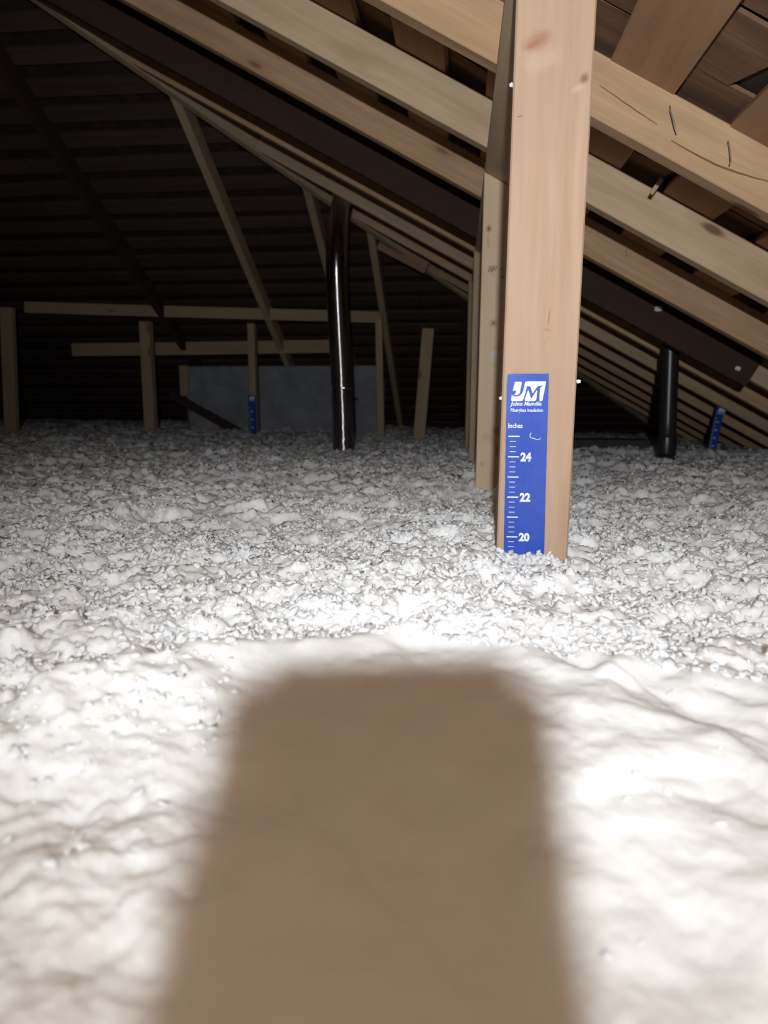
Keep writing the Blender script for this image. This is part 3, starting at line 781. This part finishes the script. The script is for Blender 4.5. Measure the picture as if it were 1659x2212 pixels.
# push grid sideways a little so clumps overhang
X2 = X+.006*fbm(X*60, Y*60, 101, 2)*smooth(.5, .7, RR); Y2 = Y+.006*fbm(X*60, Y*60, 103, 2)*smooth(.5, .7, RR)
lim = A - B*(np.maximum(np.maximum(X2, Y2-HY), 2*RIDGE_X-X2))
Z = np.minimum(Z, lim+.06)
co = np.stack([X2, Y2, Z+ZC], -1).reshape(-1, 3)
idx = np.arange(nth*nr).reshape(nth, nr)
f = np.stack([idx[:-1, :-1], idx[1:, :-1], idx[1:, 1:], idx[:-1, 1:]], -1)
yc = Y2[:-1, :-1]; xc = X2[:-1, :-1]
keep = (yc < 6.2) & (yc > -2.1) & (np.maximum(np.maximum(xc, yc-HY), 2*RIDGE_X-xc) < 1.98)
f = f[keep].reshape(-1, 4)[:, ::-1]
used = np.unique(f); remap = np.zeros(len(co), np.int64); remap[used] = np.arange(len(used))
ins = link('blown_insulation', np_mesh('blown_insulation', co[used], remap[f]), M_FLUFF)
tag(ins, 'thick bed of loose white blown fibreglass insulation covering the whole attic floor', 'insulation', kind='stuff')

# loose chips on top of the bed
def ico(sub):
    bm = bmesh.new(); bmesh.ops.create_icosphere(bm, subdivisions=sub, radius=1)
    v = np.array([q_.co[:] for q_ in bm.verts]); f_ = np.array([[q_.index for q_ in fc.verts] for fc in bm.faces]); bm.free()
    return v, f_
def scatter(N, sub, r0, r1, smin, smax, seed, nproto=24, sink=.25, thmax=46, side=False, box=None):
    rs_ = np.random.RandomState(seed); v0, f0 = ico(sub)
    protos = []
    for i in range(nproto):
        v = v0.copy()
        v *= 1+rs_.uniform(-.38, .38, (len(v), 1))
        v *= np.array([1.0, rs_.uniform(.45, .8), rs_.uniform(.28, .5)])
        v[:, 2] += rs_.uniform(-.35, .5)*(v[:, 0]**2)          # curl
        v[:, 1] += rs_.uniform(-.3, .3)*v[:, 0]
        protos.append(v)
    protos = np.array(protos)
    t = rs_.uniform(-math.radians(thmax), math.radians(thmax), N)-azc; r = np.exp(rs_.uniform(math.log(r0), math.log(r1), N))
    if side: t = -math.radians(46)+math.radians(34)*rs_.uniform(0, 1, N)**1.6-azc; r = r1-(r1-r0)*rs_.uniform(0, 1, N)**1.8
    if r1 < .57 and not side: t = np.where(np.abs(t+azc) < .32, t+np.sign(t+azc)*.32, t)
    x, y = r*np.sin(t), r*np.cos(t)
    if box: x = rs_.uniform(box[0], box[1], N); y = rs_.uniform(box[2], box[3], N); r = np.hypot(x, y)
    ok = (x < 1.9) & (y < 5.4) & ~((x > .03) & (x < .17) & (y > .86) & (y < .93))
    x, y, r = x[ok], y[ok], r[ok]; N = len(x)
    s_ = np.exp(rs_.uniform(math.log(smin), math.log(smax), N))*(.75+.35*np.sqrt(r))
    keep_ = vnoise(x*9, y*9, 301)+.5*vnoise(x*30, y*30, 303)+rs_.uniform(-.25, .25, N) > .50
    x, y, r, s_ = x[keep_], y[keep_], r[keep_], s_[keep_]; N = len(x)
    z = height(x, y)+ZC
    q = rs_.normal(size=(N, 4)); q[:, 1:3] *= .34; q /= np.linalg.norm(q, axis=1)[:, None]
    w_, a, b, c = q.T
    Rm = np.stack([1-2*(b*b+c*c), 2*(a*b-c*w_), 2*(a*c+b*w_), 2*(a*b+c*w_), 1-2*(a*a+c*c), 2*(b*c-a*w_), 2*(a*c-b*w_), 2*(b*c+a*w_), 1-2*(a*a+b*b)], -1).reshape(N, 3, 3)
    pv = protos[rs_.randint(0, nproto, N)]*s_[:, None, None]
    V = np.einsum('nij,nkj->nki', Rm, pv)
    V[..., 0] += x[:, None]; V[..., 1] += y[:, None]; V[..., 2] += (z-sink*s_+.15*s_)[:, None]
    K = len(v0)
    F_ = f0[None]+(np.arange(N)*K)[:, None, None]
    return V.reshape(-1, 3), F_.reshape(-1, 3)
parts = [scatter(14500, 2, .54, 1.45, .0019, .0062, 5, sink=.15), scatter(24000, 1, .9, 5.2, .0026, .0078, 6, sink=.15), scatter(400, 2, .68, 1.6, .005, .009, 9, sink=.4), scatter(60, 2, .85, .9, .003, .0055, 15, sink=-.5, box=(.05, .142, .850, .868)), scatter(5000, 1, .66, 3.0, .003, .007, 16, thmax=95), scatter(90, 2, .24, .56, .0015, .0040, 8, sink=-.1), scatter(900, 2, .38, .58, .0015, .0055, 12, sink=.2, side=True)]
cos, fcs, base = [], [], 0
for V_, F_ in parts: cos.append(V_); fcs.append(F_+base); base += len(V_)
chips = link('loose_tufts', np_mesh('loose_tufts', np.concatenate(cos), np.concatenate(fcs)), M_TUFT, ins, Matrix.Identity(4))
tag(chips, kind='stuff')

# tufts caught on timber
def tuft(p, r, label, seed):
    rs_ = random.Random(seed)
    bm = bmesh.new(); bmesh.ops.create_icosphere(bm, subdivisions=3, radius=1)
    for v in bm.verts:
        n_ = rs_.uniform(.45, 1.2); v.co = Vector((v.co.x*n_*r, v.co.y*n_*r*.5, v.co.z*n_*r*.8))
    me = bpy.data.meshes.new('tuft'); bm.to_mesh(me); bm.free()
    M = Matrix.Translation(P(*p)); o = link('insulation_tuft', me, M_TUFT, None, M)
    tag(o, label, 'tuft', 'tufts of fluff caught on the timber'); return o
tuft((.636, 2.448, .268), .012, 'white tuft stuck on the dark board above the black pipe', 1)
tuft((.898, 2.448, .079), .009, 'dim tuft stuck at the cut lower end of the dark board', 2)
tuft((.143, .885, .014), .003, 'tiny tuft stuck on the right edge of the foreground post', 3)
tuft((.0545, .885, .345), .003, 'tiny tuft on the upper left edge of the foreground post', 4)
tuft((.052, .880, -.006), .003, 'tiny tuft on the left edge of the foreground post beside the ruler top', 6)

# insulation batt closing the far eave
nx_, nz_ = 90, 50
u = np.linspace(-1.93, -.52, nx_); vv = np.linspace(-.36, .185, nz_)
U, V = np.meshgrid(u, vv, indexing='ij')
def battface(U, V, off):
    return 4.93+off-.10*(V+.25)+.03*fbm(U*5, V*7, 7, 3)+.008*fbm(U*30, V*40, 9, 3)-.03*domes(U, V, .4, 12)
Fy = battface(U, V, 0); edge_ = np.minimum(1, np.minimum((U+1.93)/.05, (-.52-U)/.05)); Fy += .05*(1-np.clip(edge_, 0, 1))**2
lowcut = np.clip((U+1.93)/.3, 0, 1)
co1 = np.stack([U, Fy, V+ZC], -1).reshape(-1, 3); co2 = np.stack([U, np.full_like(U, 5.10), V*1.0-.0+ZC-.12], -1).reshape(-1, 3)
idx = np.arange(nx_*nz_).reshape(nx_, nz_)
def q4(i): return np.stack([i[:-1, :-1], i[1:, :-1], i[1:, 1:], i[:-1, 1:]], -1).reshape(-1, 4)
K = nx_*nz_
fs = [q4(idx), q4(idx+K)[:, ::-1]]
for e0 in (idx[:, 0], idx[:, -1], idx[0, :], idx[-1, :]):
    fs.append(np.stack([e0[:-1], e0[1:], e0[1:]+K, e0[:-1]+K], -1))
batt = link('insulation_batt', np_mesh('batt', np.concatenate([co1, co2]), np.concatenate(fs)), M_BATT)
tag(batt, 'dim grey insulation batt closing the far eave behind the rail studs', 'insulation')

for o in list(COL.objects):
    if o.type == 'MESH' and o.data.users == 1: o.data.name = o.name
